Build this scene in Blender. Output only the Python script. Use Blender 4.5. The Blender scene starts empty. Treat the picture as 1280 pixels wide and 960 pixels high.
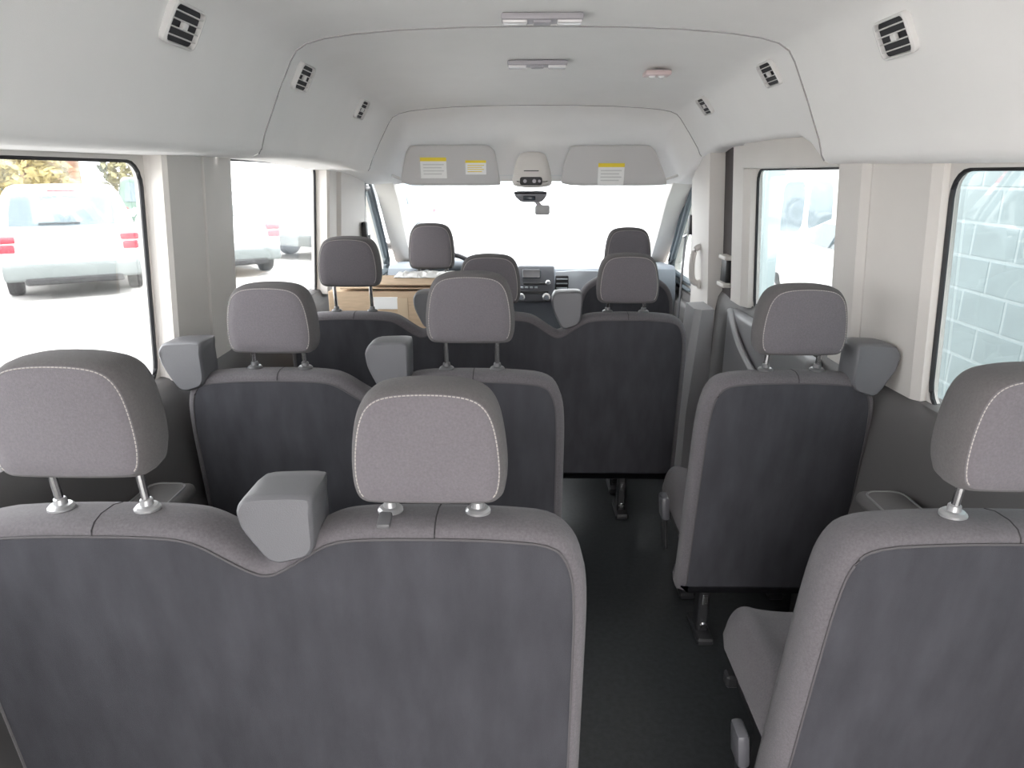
import bpy, bmesh, math, random
from mathutils import Vector, Matrix
random.seed(7)
S = bpy.context.scene
COL = S.collection

# ------------------------------------------------------------------ camera
cam_d = bpy.data.cameras.new('camera'); cam = bpy.data.objects.new('camera', cam_d); COL.objects.link(cam)
cam_d.sensor_width = 36.0; cam_d.sensor_fit = 'HORIZONTAL'; cam_d.lens = 870 / 1280 * 36
cam_d.clip_start = 0.05; cam_d.clip_end = 300
cam.location = (0, 0, 1.48)
cam.rotation_euler = (math.radians(90) - math.atan(263 / 870), 0, math.radians(0.95))
S.camera = cam
# ------------------------------------------------------------------ world, sun, exposure
w = bpy.data.worlds.new('sky'); S.world = w; w.use_nodes = True
bg = w.node_tree.nodes['Background']; bg.inputs[0].default_value = (1.0, 0.975, 0.972, 1); bg.inputs[1].default_value = 4.0
sun_d = bpy.data.lights.new('sun', 'SUN'); sun = bpy.data.objects.new('sun', sun_d); COL.objects.link(sun)
sun_d.energy = 4.0; sun_d.angle = math.radians(3); sun_d.color = (1, .97, .92)
sun.rotation_euler = Vector((0.62, -0.25, 0.8)).to_track_quat('Z', 'Y').to_euler()
S.view_settings.view_transform = 'Standard'; S.view_settings.look = 'None'
S.view_settings.gamma = 1.0; S.view_settings.use_curve_mapping = False
S.view_settings.exposure = 1.0

X0 = 0.05          # centre line of the van
GZ = -0.60         # ground outside

# ------------------------------------------------------------------ materials
MATS = {}
def mat(name, col, rough=.6, metal=0.0, noise=0.0, nscale=40.0, bump=0.0, bscale=300.0, sheen=0.0, spec=.5, stretch=None, aniso=None):
    if name in MATS: return MATS[name]
    m = bpy.data.materials.new(name); m.use_nodes = True
    nt = m.node_tree; b = nt.nodes['Principled BSDF']
    b.inputs['Base Color'].default_value = (*col, 1); b.inputs['Roughness'].default_value = rough
    b.inputs['Metallic'].default_value = metal; b.inputs['Specular IOR Level'].default_value = spec
    if sheen: b.inputs['Sheen Weight'].default_value = sheen; b.inputs['Sheen Roughness'].default_value = .6
    tc = nt.nodes.new('ShaderNodeTexCoord')
    src = tc.outputs['Object']
    if stretch:
        mp = nt.nodes.new('ShaderNodeMapping'); mp.inputs['Scale'].default_value = stretch
        nt.links.new(src, mp.inputs[0]); src = mp.outputs[0]
    if noise:
        n = nt.nodes.new('ShaderNodeTexNoise'); n.inputs['Scale'].default_value = nscale; n.inputs['Detail'].default_value = 5
        nt.links.new(src, n.inputs['Vector'])
        r = nt.nodes.new('ShaderNodeValToRGB')
        r.color_ramp.elements[0].position = .3; r.color_ramp.elements[1].position = .72
        r.color_ramp.elements[0].color = (*[c * (1 - noise) for c in col], 1)
        r.color_ramp.elements[1].color = (*[min(1, c * (1 + noise)) for c in col], 1)
        nt.links.new(n.outputs[0], r.inputs[0]); nt.links.new(r.outputs[0], b.inputs['Base Color'])
    if bump:
        n2 = nt.nodes.new('ShaderNodeTexNoise'); n2.inputs['Scale'].default_value = bscale; n2.inputs['Detail'].default_value = 2
        nt.links.new(tc.outputs['Object'], n2.inputs['Vector'])
        bp = nt.nodes.new('ShaderNodeBump'); bp.inputs['Strength'].default_value = bump; bp.inputs['Distance'].default_value = .002
        nt.links.new(n2.outputs[0], bp.inputs['Height']); nt.links.new(bp.outputs[0], b.inputs['Normal'])
    MATS[name] = m
    return m
def glass(name, tint, haze=.02, refl=.5):
    m = bpy.data.materials.new(name); m.use_nodes = True; nt = m.node_tree; nt.nodes.clear()
    o = nt.nodes.new('ShaderNodeOutputMaterial'); t = nt.nodes.new('ShaderNodeBsdfTransparent'); t.inputs[0].default_value = (*tint, 1)
    g = nt.nodes.new('ShaderNodeBsdfGlossy'); g.inputs['Roughness'].default_value = .02
    d = nt.nodes.new('ShaderNodeBsdfTranslucent'); d.inputs[0].default_value = (.9, .9, .9, 1)  # translucent share imitates veiling glare through the panes
    fr = nt.nodes.new('ShaderNodeFresnel'); fr.inputs[0].default_value = 1.25
    mu = nt.nodes.new('ShaderNodeMath'); mu.operation = 'MULTIPLY'; mu.inputs[1].default_value = refl
    m1 = nt.nodes.new('ShaderNodeMixShader'); m2 = nt.nodes.new('ShaderNodeMixShader'); m1.inputs[0].default_value = haze
    nt.links.new(t.outputs[0], m1.inputs[1]); nt.links.new(d.outputs[0], m1.inputs[2])
    nt.links.new(fr.outputs[0], mu.inputs[0]); nt.links.new(mu.outputs[0], m2.inputs[0])
    nt.links.new(m1.outputs[0], m2.inputs[1]); nt.links.new(g.outputs[0], m2.inputs[2]); nt.links.new(m2.outputs[0], o.inputs[0])
    MATS[name] = m; return m

FAB = mat('grey_woven_fabric', (.118, .109, .118), .95, noise=.14, nscale=220, bump=.5, bscale=900, sheen=.15, spec=.2)
FABH = mat('headrest_fabric', (.145, .133, .145), .95, noise=.10, nscale=260, bump=.5, bscale=900, sheen=.15, spec=.2)
FABS = mat('headrest_side_fabric', (.105, .098, .10), .95, noise=.10, nscale=260, bump=.5, bscale=900, sheen=.1, spec=.2)
BACK = mat('charcoal_carpet_back', (.060, .060, .068), 1.0, noise=.14, nscale=9, bump=.6, bscale=700, spec=.03, stretch=(2.2, 1, .7))
PIPE = mat('seam_piping', (.10, .095, .10), .9, spec=.2)
PIPE_D = mat('dark_seam_thread', (.05, .047, .05), .9, spec=.2)
STITCH = mat('pale_stitching', (.42, .39, .37), .8)
CHROME = mat('satin_chrome', (.72, .72, .72), .22, 1.0)
STEEL = mat('dark_steel', (.25, .24, .23), .4, .9)
GUIDE = mat('grey_guide_plastic', (.12, .12, .125), .35)
TOWER = mat('grey_grained_plastic', (.135, .135, .145), .42, bump=.25, bscale=500)
BLACKP = mat('black_plastic', (.02, .02, .022), .45)
DARKP = mat('dark_grey_trim_plastic', (.11, .105, .105), .6, bump=.15, bscale=500)
BEIGE = mat('light_grey_trim_plastic', (.66, .63, .60), .6, bump=.1, bscale=400, noise=.02, nscale=6)
HEAD = mat('headliner_fabric', (.885, .875, .865), .95, bump=.25, bscale=900, noise=.015, nscale=5)
VENTW = mat('vent_white_plastic', (.7, .69, .68), .5)
VENTD = mat('vent_dark_interior', (.03, .03, .035), .7)
RUBBER = mat('black_rubber', (.015, .015, .018), .6)
SEAL = mat('blue_grey_door_seal', (.10, .12, .135), .5)
VINYL = mat('dark_vinyl_floor', (.030, .033, .035), .36, noise=.25, nscale=60, bump=.15, bscale=250)
CARD = mat('brown_cardboard', (.56, .42, .29), .9, noise=.08, nscale=18, stretch=(1, 1, 6))
PAPER = mat('white_paper', (.85, .85, .84), .8)
YELLOW = mat('yellow_label_print', (.85, .66, .05), .7)
INK = mat('grey_label_print', (.62, .62, .62), .8)
DASH = mat('grey_dashboard_plastic', (.20, .22, .25), .5, bump=.15, bscale=400)
DASHL = mat('silver_dashboard_panel', (.34, .36, .39), .45)
SCREEN = mat('dark_display_glass', (.015, .02, .03), .12)
LAMPR = mat('clear_lamp_lens', (.8, .78, .78), .15)
LAMPP = mat('pink_lamp_lens', (.66, .52, .52), .3)
LAMPG = mat('grey_lamp_housing', (.42, .40, .43), .5)
BLOCKM = mat('pale_teal_painted_block', (.27, .335, .345), .85, noise=.07, nscale=3, bump=.4, bscale=120)
MORTAR = mat('pale_mortar_joint', (.38, .45, .46), .9)
ASPHALT = mat('pale_concrete_ground', (.50, .49, .475), .9, noise=.12, nscale=.7, bump=.2, bscale=30)
PAINTW = mat('white_car_paint', (.78, .78, .78), .25, spec=.5)
PAINTS = mat('silver_car_paint', (.42, .45, .47), .3, .3)
PAINTG = mat('dark_green_car_paint', (.10, .16, .13), .3)
CARGLASS = mat('car_window_glass', (.13, .17, .19), .08, spec=.6)
REDL = mat('red_tail_lens', (.55, .03, .05), .25)
BUMP = mat('grey_bumper_plastic', (.16, .18, .18), .6)
TYRE = mat('tyre_rubber', (.03, .03, .03), .8)
RIM = mat('alloy_rim', (.5, .5, .52), .3, .8)
BROWN = mat('brown_wood_siding', (.30, .20, .12), .9, noise=.25, nscale=4)
BARK = mat('tree_bark', (.22, .15, .10), .95, noise=.3, nscale=10)
LEAF = mat('yellow_green_leaves', (.38, .31, .13), .8, noise=.35, nscale=2)
GLS = glass('van_window_glass', (.92, .95, .95), .006, .4)
GLT = glass('tinted_van_window_glass', (.83, .85, .855), .006, .35)
GLW = glass('windscreen_glass', (.95, .98, .99), .02, .4)

# ------------------------------------------------------------------ mesh helpers
class MB:
    def __init__(s): s.v = []; s.f = []
    def add(s, vs, fs):
        o = len(s.v); s.v += [tuple(p) for p in vs]; s.f += [tuple(i + o for i in f) for f in fs]; return s
    def box(s, c, d, rot=None):
        x, y, z = [k / 2 for k in d]
        vs = [Vector((a * x, b * y, e * z)) for a in (-1, 1) for b in (-1, 1) for e in (-1, 1)]
        if rot is not None: vs = [rot @ p for p in vs]
        return s.add([p + Vector(c) for p in vs], [(0, 1, 3, 2), (4, 6, 7, 5), (0, 4, 5, 1), (2, 3, 7, 6), (0, 2, 6, 4), (1, 5, 7, 3)])
    def rbox(s, c, d, r=.01, seg=2, rot=None):
        bm = bmesh.new(); bmesh.ops.create_cube(bm, size=1)
        for p in bm.verts: p.co = Vector((p.co.x * d[0], p.co.y * d[1], p.co.z * d[2]))
        bmesh.ops.bevel(bm, geom=list(bm.edges), offset=r, segments=seg, profile=.5, affect='EDGES')
        bm.verts.index_update()
        vs = [(rot @ p.co if rot is not None else p.co) + Vector(c) for p in bm.verts]
        fs = [[q.index for q in fc.verts] for fc in bm.faces]; bm.free()
        return s.add(vs, fs)
    def loft(s, rings, cap0=True, cap1=True, closed=True):
        n = len(rings[0]); vs = [p for r in rings for p in r]; fs = []
        for i in range(len(rings) - 1):
            for j in range(n if closed else n - 1):
                k = (j + 1) % n
                fs.append((i * n + j, i * n + k, (i + 1) * n + k, (i + 1) * n + j))
        if cap0: fs.append(tuple(range(n))[::-1])
        if cap1: fs.append(tuple((len(rings) - 1) * n + j for j in range(n)))
        return s.add(vs, fs)
    def tube(s, path, r, n=8, closed=False):
        path = [Vector(p) for p in path]; rings = []
        for i, p in enumerate(path):
            if closed: t = path[(i + 1) % len(path)] - path[i - 1]
            else: t = path[min(i + 1, len(path) - 1)] - path[max(i - 1, 0)]
            t.normalize(); a = Vector((0, 0, 1)) if abs(t.z) < .9 else Vector((1, 0, 0))
            u = t.cross(a).normalized(); v = t.cross(u)
            rr = r[i] if isinstance(r, (list, tuple)) else r
            rings.append([p + u * math.cos(2 * math.pi * k / n) * rr + v * math.sin(2 * math.pi * k / n) * rr for k in range(n)])
        if closed: rings.append(rings[0])
        return s.loft(rings, not closed, not closed)
    def cyl(s, c, axis, r, h, n=16, r2=None):
        a = Vector(axis).normalized(); c = Vector(c)
        return s.tube([c - a * h / 2, c + a * h / 2], [r, r if r2 is None else r2], n)
    def lathe(s, c, axis, prof, n=16):       # prof: (dist along axis, radius)
        a = Vector(axis).normalized(); c = Vector(c)
        u = a.orthogonal().normalized(); v = a.cross(u)
        return s.loft([[c + a * d + (u * math.cos(2 * math.pi * k / n) + v * math.sin(2 * math.pi * k / n)) * max(r, 1e-4) for k in range(n)] for d, r in prof])
    def map(s, fn): s.v = [tuple(fn(Vector(p))) for p in s.v]; return s
    def build(s, name, m, parent=None, smooth=35):
        me = bpy.data.meshes.new(name); me.from_pydata(s.v, [], s.f); me.update()
        bm = bmesh.new(); bm.from_mesh(me); bmesh.ops.recalc_face_normals(bm, faces=bm.faces); bm.to_mesh(me); bm.free()
        me.materials.append(m)
        if smooth:
            for p in me.polygons: p.use_smooth = True
            me.set_sharp_from_angle(angle=math.radians(smooth))
        o = bpy.data.objects.new(name, me); COL.objects.link(o)
        if parent is not None: o.parent = parent
        return o
def thing(name, label, cat, loc=(0, 0, 0), rotz=0, group=None):
    o = bpy.data.objects.new(name, None); COL.objects.link(o); o.empty_display_size = .05
    o.location = loc; o.rotation_euler = (0, 0, rotz); return tag(o, label, cat, group)
def tag(o, label, cat, group=None, kind=None):
    o['label'] = label; o['category'] = cat
    if group: o['group'] = group
    if kind: o['kind'] = kind
    return o
def struct(o, label, cat): return tag(o, label, cat, kind='structure')
def chaikin(p, it=2, closed=True, k=.25):
    for _ in range(it):
        q = []; n = len(p)
        for i in range(n if closed else n - 1):
            a, b = Vector(p[i]), Vector(p[(i + 1) % n]); q += [a.lerp(b, k), a.lerp(b, 1 - k)]
        if not closed: q = [Vector(p[0])] + q + [Vector(p[-1])]
        p = q
    return [Vector(a) for a in p]
def inset(p, d):          # closed ccw/cw 2D outline, moved inwards by d
    n = len(p); area = sum(p[i].x * p[(i + 1) % n].y - p[(i + 1) % n].x * p[i].y for i in range(n)); sg = 1 if area > 0 else -1
    out = []
    for i in range(n):
        t = (p[(i + 1) % n] - p[i - 1]); 
        if t.length < 1e-9: out.append(p[i].copy()); continue
        t.normalize(); out.append(p[i] + Vector((-t.y, t.x)) * d * sg)
    return out
def rrect(x0, x1, z0, z1, r, n=5):
    o = []
    for cx, cz, a in ((x1 - r, z1 - r, 0), (x0 + r, z1 - r, 90), (x0 + r, z0 + r, 180), (x1 - r, z0 + r, 270)):
        for k in range(n + 1):
            t = math.radians(a + 90 * k / n); o.append(Vector((cx + r * math.cos(t), cz + r * math.sin(t))))
    return o
def xz(ring, y): return [Vector((p.x, y, p.y)) for p in ring]
def fill_holes(outer, holes, thick):         # slab in the (a,b) plane with holes, extruded along c; verts (a,b,c)
    bm = bmesh.new(); es = []
    for loop in [outer] + holes:
        vs = [bm.verts.new((p[0], p[1], 0)) for p in loop]
        for i in range(len(vs)): es.append(bm.edges.new((vs[i], vs[(i + 1) % len(vs)])))
    bmesh.ops.triangle_fill(bm, use_beauty=True, edges=es)
    r = bmesh.ops.extrude_face_region(bm, geom=list(bm.faces))
    for g in r['geom']:
        if isinstance(g, bmesh.types.BMVert): g.co.z += thick
    bm.verts.index_update(); vs = [p.co.copy() for p in bm.verts]; fs = [[q.index for q in f.verts] for f in bm.faces]; bm.free()
    return vs, fs

# ------------------------------------------------------------------ ground and building outside
g = MB().box((0, 15, GZ - .05), (120, 110, .1)).build('ground', ASPHALT, smooth=0)
struct(g, 'pale sunlit concrete of the car park', 'ground')

WX = 2.72
wall = MB().box((WX + .119, 0.2, GZ + 2.15), (.28, 10.2, 4.3)).build('wall_building', MORTAR, smooth=0)
struct(wall, 'pale teal painted concrete block wall beside the van', 'wall')
bl = MB().rbox((0, 0, 0), (.10, .386, .190), .006, 1)
first = None
rows = [(-.3 + .2 * r) for r in range(15)]
for r, z in enumerate(rows):
    for c in range(13):
        y = .3 + .4 * c + (.2 if r % 2 else 0)
        if y > 5.2: continue
        if first is None: first = bl.build('block', BLOCKM, wall); o = first
        else: o = first.copy(); COL.objects.link(o)
        o.location = (WX + .025 + random.uniform(0, .002), y, z)
# rest of the face, too far off the view to tell the blocks apart
MB().box((WX - .01, -2.4, GZ + 2.15), (.03, 4.9, 4.25)).build('painted_face', BLOCKM, wall, 0)
MB().box((WX - .01, 2.7, 3.2), (.03, 5.2, .9)).build('painted_face', BLOCKM, wall, 0)
post = MB().rbox((2.86, 8.35, GZ + 1.9), (.20, .20, 3.8), .015).rbox((2.86, 8.35, GZ + .06), (.32, .32, .12), .01).build('stand_in_post', BLOCKM)  # invented post, stands in for a pale reflection along the window frame
tag(post, 'invented pale teal square post past the block wall, standing in for a window frame reflection', 'post')

# ------------------------------------------------------------------ van shell: floor, walls, ceiling
fl = MB().rbox((X0 - .03, 2.2, -.03), (2.2, 5.8, .06), .01).build('floor', VINYL)
struct(fl, 'dark grey vinyl floor of the van', 'floor')


def xw(side, z, d=0):       # inner surface of the side glass plane, d metres inboard
    return X0 + side * ((1.12 if side < 0 else 1.015) - max(0, z - .9) * .07 - d)

def side_wall(side):
    nm = 'left' if side < 0 else 'right'
    top = 1.62
    h1 = rrect(.30, 1.95 if side < 0 else 1.765, .885, 1.515 if side < 0 else 1.493, .07); h2 = rrect(2.47 if side < 0 else 2.30, 3.585 if side < 0 else 3.225, .87, 1.53 if side < 0 else 1.50, .06)
    vs, fs = fill_holes([(-.6, 0), (4.16, 0), (4.16, top), (-.6, top)], [h1, h2], .022)
    m = MB().add([Vector((xw(side, p.y) + side * (p.z + .002), p.x, p.y)) for p in vs], fs)
    w = m.build('wall_' + nm, BEIGE, smooth=0)
    struct(w, 'light grey plastic side wall with two big windows, %s side of the van' % ("driver's" if side < 0 else "sliding door"), 'wall')
    for k, (h, d) in enumerate(((h1, 'rear side window behind the centre pillar'), (h2, 'side window in front of the centre pillar'))):
        n = (1 if side < 0 else 3) + k
        pane = inset(h, -.01)
        mm = MB().loft([[Vector((xw(side, p.y) + side * t, p.x, p.y)) for p in pane] for t in (.015, .020)])
        wo = mm.build('window_%d' % n, GLT, smooth=0)
        what = ('driver\'s side ' if side < 0 else 'sliding door side ') + d
        struct(wo, what, 'window')
        MB().tube([Vector((xw(side, p.y) + side * .008, p.x, p.y)) for p in inset(h, .002)], .0065, 6, True).build('window_gasket', RUBBER, wo)
    # lower dark trim panel
    prof = [(0, .07), (.30, .07), (.55, .05), (.78, .045), (.86, .035), (.90, .012), (.905, -.01)]   # z, inboard
    ys = [-.6, .3, .9, 1.35, 1.6, 1.75, 1.85, 2.1, 2.25, 2.4, 2.8, 3.3, 3.6, 4.1]
    rings = []
    for y in ys:
        r = []
        for z, d in prof:
            fl_ = .045 * math.exp(-((y - 2.0) / .22) ** 2) if z < .88 else .02 * math.exp(-((y - 2.0) / .22) ** 2)
            dip = -.03 * math.exp(-((y - 1.55) / .12) ** 2) * (1 if .2 < z < .88 else 0)
            if side > 0 and y > 2.2 and y < 3.5: fl_ -= .02
            zz = z if not (side > 0 and y > 2.3 and z > .85) else z
            r.append(Vector((xw(side, z, d + fl_ + dip), y, zz)))
        r += [Vector((xw(side, .905) + side * .05, y, .905)), Vector((xw(side, 0) + side * .05, y, 0))]
        rings.append(r)
    lp = MB().loft(rings).build('lower_panel', DARKP, w, 40)
    # armrest tray moulded into the lower panel
    ax = xw(side, .6, .115); ay = 1.62 if side < 0 else 1.60
    tray = MB().rbox((ax, ay, .655), (.13, .22, .04), .018, 3).rbox((ax + side * .02, ay, .55), (.10, .20, .20), .03, 2).build('armrest_tray', DARKP, w)
    MB().tube([Vector((ax + p.x, ay + p.y, .675)) for p in rrect(-.05, .05, -.095, .095, .03, 4)], .003, 6, True).build('tray_rim', mat('trim_edge', (.2, .2, .2), .5), tray)
    # pillar covers
    def pillar(name, cs, z0, z1, m, par):
        rings = []
        for z in (z0, z0 + .02, (z0 + z1) / 2, z1):
            rings.append([Vector((xw(side, z, d), y, z)) for y, d in cs] + [Vector((xw(side, z, -.03), cs[-1][0], z)), Vector((xw(side, z, -.03), cs[0][0], z))])
        return MB().loft(rings).build(name, m, par, 20)
    if side < 0:
        pillar('pillar_cover', [(1.958, -.002), (1.960, .012), (1.948, .052), (1.96, .062), (2.17, .060), (2.178, .054)], .895, 1.60, BEIGE, w)
        pillar('pillar_cover', [(2.182, .050), (2.188, .060), (2.32, .056), (2.44, .040), (2.462, -.002)], .895, 1.60, BEIGE, w)
        pillar('pillar_cover', [(3.592, -.002), (3.594, .012), (3.585, .052), (3.60, .062), (3.72, .065), (3.73, .058)], .88, 1.60, BEIGE, w)
        pillar('pillar_cover', [(3.735, .058), (3.76, .08), (4.05, .11), (4.14, .12), (4.155, .10), (4.16, 0)], .6, 1.60, BEIGE, w)
    else:
        pillar('pillar_cover', [(1.768, -.002), (1.772, .012), (1.80, .025), (2.03, .035), (2.06, .045)], .90, 1.56, BEIGE, w)
        pillar('pillar_cover', [(2.062, .047), (2.09, .062), (2.24, .062), (2.275, .035), (2.298, -.002)], .90, 1.56, BEIGE, w)
        pillar('pillar_cover', [(3.228, -.002), (3.235, .02), (3.28, .04), (3.44, .04), (3.455, .02)], .88, 1.60, BEIGE, w)
        pillar('pillar_gap_shade', [(3.46, .012), (3.47, .016), (3.66, .016), (3.67, .012)], .0, 1.62, mat('dark_gap_shade', (.045, .035, .035), .7), w)  # dark strip: shade of the sliding door gap put into its colour
        pillar('pillar_cover', [(3.675, .03), (3.69, .085), (3.95, .10), (4.10, .08), (4.155, 0)], .0, 1.62, BEIGE, w)
    return w
WL = side_wall(-1); WR = side_wall(1)

# ceiling: half profile (distance from the centre line, height); lofted along the van
def hs(crown, lip, lx=.885):
    c = crown; k = (crown - lip) / .375
    pr = [(0, 0), (.22, .002), (.42, .009), (.56, .020), (.65, .032), (.705, .046), (.738, .066), (.758, .095), (.778, .135), (.810, .20), (.838, .262), (.858, .305), (.866, .330), (.872, .350), (.882, .365), (.90, .373), (.93, .375), (1.12, .376)]
    return [(x, c - d * k) for x, d in pr]
def section(y, crown, lipL, lipR, sL=1.0, sR=1.0, sq=1.0):
    L = hs(crown, lipL); Rr = hs(crown, lipR)
    ring = [Vector((X0 - x * sL, y, z)) for x, z in L[::-1]] + [Vector((X0 + x * sR, y, z)) for x, z in Rr[1:]]
    return ring
def shell(rings, name, m, parent=None, th=.02):
    up = [[p + Vector((0, 0, th)) for p in r[::-1]] for r in rings]
    return MB().loft([r + u for r, u in zip(rings, up)]).build(name, m, parent, 50)
rear = [section(y, 1.90, zl, zr) for y, zl, zr in ((-.6, 1.52, 1.495), (.6, 1.522, 1.497), (1.2, 1.525, 1.50), (1.8, 1.528, 1.504), (2.28, 1.53, 1.508))]
ce = shell(rear, 'ceiling', HEAD); struct(ce, 'pale fabric headliner with overhead air ducts along both sides', 'ceiling')
front = [section(2.288, 1.90, 1.53, 1.508), section(2.40, 1.899, 1.53, 1.565), section(2.52, 1.897, 1.53, 1.60),
         section(2.9, 1.885, 1.525, 1.605), section(3.3, 1.865, 1.512, 1.605), section(3.55, 1.845, 1.50, 1.60), section(3.80, 1.815, 1.485, 1.56, .985, .985)]
shell(front, 'headliner_panel', HEAD, ce)
head = [section(3.806, 1.814, 1.485, 1.56, .985, .985), section(3.90, 1.785, 1.475, 1.51, .965, .965), section(4.0, 1.735, 1.46, 1.47, .95, .95),
        section(4.1, 1.68, 1.44, 1.445, .94, .94), section(4.18, 1.61, 1.43, 1.43, .93, .93), section(4.24, 1.50, 1.425, 1.425, .92, .92), section(4.27, 1.435, 1.42, 1.42, .91, .91)]
shell(head, 'headliner_panel', HEAD, ce)
for rr in (rear[-1], front[-1]):
    MB().tube([p + Vector((0, .004, -.0005)) for p in rr[3:-3]], .003, 6).build('seam', mat('headliner_seam', (.30, .29, .29), .9), ce)

# frame of the open rear doorway behind the camera, added unseen to dim the rear ceiling
vs, fs = fill_holes([(X0 - 1.13, 0), (X0 + 1.04, 0), (X0 + 1.04, 1.93), (X0 - 1.13, 1.93)], [[(p.x, p.y) for p in rrect(X0 - .80, X0 + .80, .02, 1.72, .10)]], .05)
rw = MB().add([Vector((p.x, -.6 - p.z, p.y)) for p in vs], fs).build('wall_rear_light_block', BEIGE, smooth=0)
struct(rw, 'unseen light grey rear doorway frame added to cut light from behind', 'wall')
# upper header over the sliding door window
MB().rbox((xw(1, 1.55, .03), 2.75, 1.56), (.06, .98, .12), .012).build('door_header', BEIGE, WR)

# front doors and A pillars, windscreen
def front_door(side):
    n = 1 if side < 0 else 2
    def xd(z): return X0 + side * ((1.03 if side < 0 else 1.0) - max(0, z - .82) * .04)
    hole = chaikin([(4.205, .83), (4.205, 1.385), (4.35, 1.40), (4.97, .83)], 2, True, .1)
    outer = [(4.16, 0), (4.16, 1.50), (4.28, 1.48), (4.42, 1.42), (5.10, .85), (5.30, .80), (5.30, 0)]
    vs, fs = fill_holes(outer, [[(p.x, p.y) for p in hole]], .05)
    d = MB().add([Vector((xd(p.y) + side * p.z, p.x, p.y)) for p in vs], fs).build('door_%d' % n, BEIGE, smooth=0)
    struct(d, 'front door beside the %s seat' % ("driver's" if side < 0 else 'front passenger'), 'door')
    MB().tube([Vector((xd(p.y) - side * .012, p.x, p.y)) for p in hole], .02, 8, True).build('door_seal', SEAL, d)
    MB().tube([Vector((xd(p.y) - side * .022, p.x, p.y)) for p in inset(hole, -.045)], .012, 8, True).build('door_seal', SEAL, d)
    wo = MB().loft([[Vector((xd(p.y) + side * t, p.x, p.y)) for p in inset(hole, -.01)] for t in (.025, .03)]).build('window_%d' % (4 + n), GLS, smooth=0)
    struct(wo, 'front door window beside the %s seat' % ("driver's" if side < 0 else 'front passenger'), 'window')
    MB().rbox((xd(.5) - side * .03, 4.65, .60), (.08, .9, .22), .03, 3).build('door_armrest', DARKP, d)
    MB().rbox((xd(.4) - side * .012, 4.70, .38), (.03, 1.05, .76), .012, 2).build('door_card', DARKP, d)
    MB().rbox((X0 + side * (1.06 if side < 0 else 1.02), 4.175, .78), (.16 if side < 0 else .06, .045, 1.5), .008, 1).build('door_jamb', BEIGE, d)
    # A pillar trim
    a = MB()
    path = [(.865, 4.20, 1.46), (.88, 4.45, 1.34), (.90, 4.80, 1.09), (.915, 5.14, .86)]
    rings = []
    for x, y, z in path:
        c = Vector((X0 + side * x, y, z)); n_ = Vector((0, .55, .83))
        rings.append([c + Vector((side * .075, 0, 0)) - n_ * .0, c + Vector((side * .07, 0, 0)) + n_ * .05, c + Vector((-side * .06, 0, 0)) + n_ * .06, c + Vector((-side * .075, 0, 0)) + n_ * .03, c + Vector((-side * .05, 0, 0)) - n_ * .02])
    MB().loft(rings).build('a_pillar_trim', BEIGE, d, 30)
    return d
front_door(-1); front_door(1)
ws = MB()
ws.loft([[Vector((X0 - .87, 4.25 + t, 1.47 + t)), Vector((X0 + .87, 4.25 + t, 1.47 + t)), Vector((X0 + .93, 5.18 + t, .86 + t)), Vector((X0 - .93, 5.18 + t, .86 + t))] for t in (0, .006)])
wso = ws.build('window_7', GLW, smooth=0); struct(wso, 'wide windscreen above the dashboard', 'window')
fw = MB().box((X0, 5.28, .42), (2.0, .06, .86)).build('wall_front', DARKP, smooth=0); struct(fw, 'dark bulkhead under the windscreen', 'wall')

# ------------------------------------------------------------------ seats
REC = .12
def shear(p): return Vector((p.x, p.y + (.95 - p.z) * REC, p.z))
def back_outline(cs, xl, xr, vz=.872, zt=.945, zb=.185, shoulderL=True, shoulderR=True, flare=.0):
    pts = [(xl - flare, zb), (xl - flare * .9, zb + .03), (xl - flare * .3, .62), (xl, .80), (xl + .012, .885), (xl + .05, .935), (cs[0] - .11, zt)]
    for i, c in enumerate(cs):
        if i:
            mid = (cs[i - 1] + c) / 2
            pts += [(mid - .15, zt), (mid - .095, zt - .012), (mid - .035, vz + .018), (mid - .006, vz), (mid + .006, vz), (mid + .035, vz + .018), (mid + .095, zt - .012), (mid + .15, zt)]
        else: pts += [(c, zt + .002)]
        if i: pts += [(c, zt + .002)]
    c = cs[-1]
    pts += [(c + .11, zt), (xr - .05, .935), (xr - .012, .885), (xr, .80), (xr + flare * .3, .62), (xr + flare * .9, zb + .03), (xr + flare, zb)]
    return [Vector(p) for p in pts]
def smooth_outline(p, it=2):
    return chaikin([(a.x, a.y) for a in p], it)
HEAD_OUT = [(-.085, 0), (-.108, .006), (-.116, .03), (-.117, .07), (-.110, .125), (-.098, .158), (-.078, .176), (-.045, .183), (0, .185)]
def head_outline(w=1, h=1):
    L = HEAD_OUT; P = L + [(-x, z) for x, z in L[::-1][1:]]
    return chaikin([(x * w, z * h) for x, z in P], 2)
_mesh = {}
def copy_of(key, builder):
    if key in _mesh:
        o = bpy.data.objects.new(_mesh[key][0], _mesh[key][1]); COL.objects.link(o); return o
    o = builder(); _mesh[key] = (o.name.split('.')[0], o.data); return o
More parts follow.
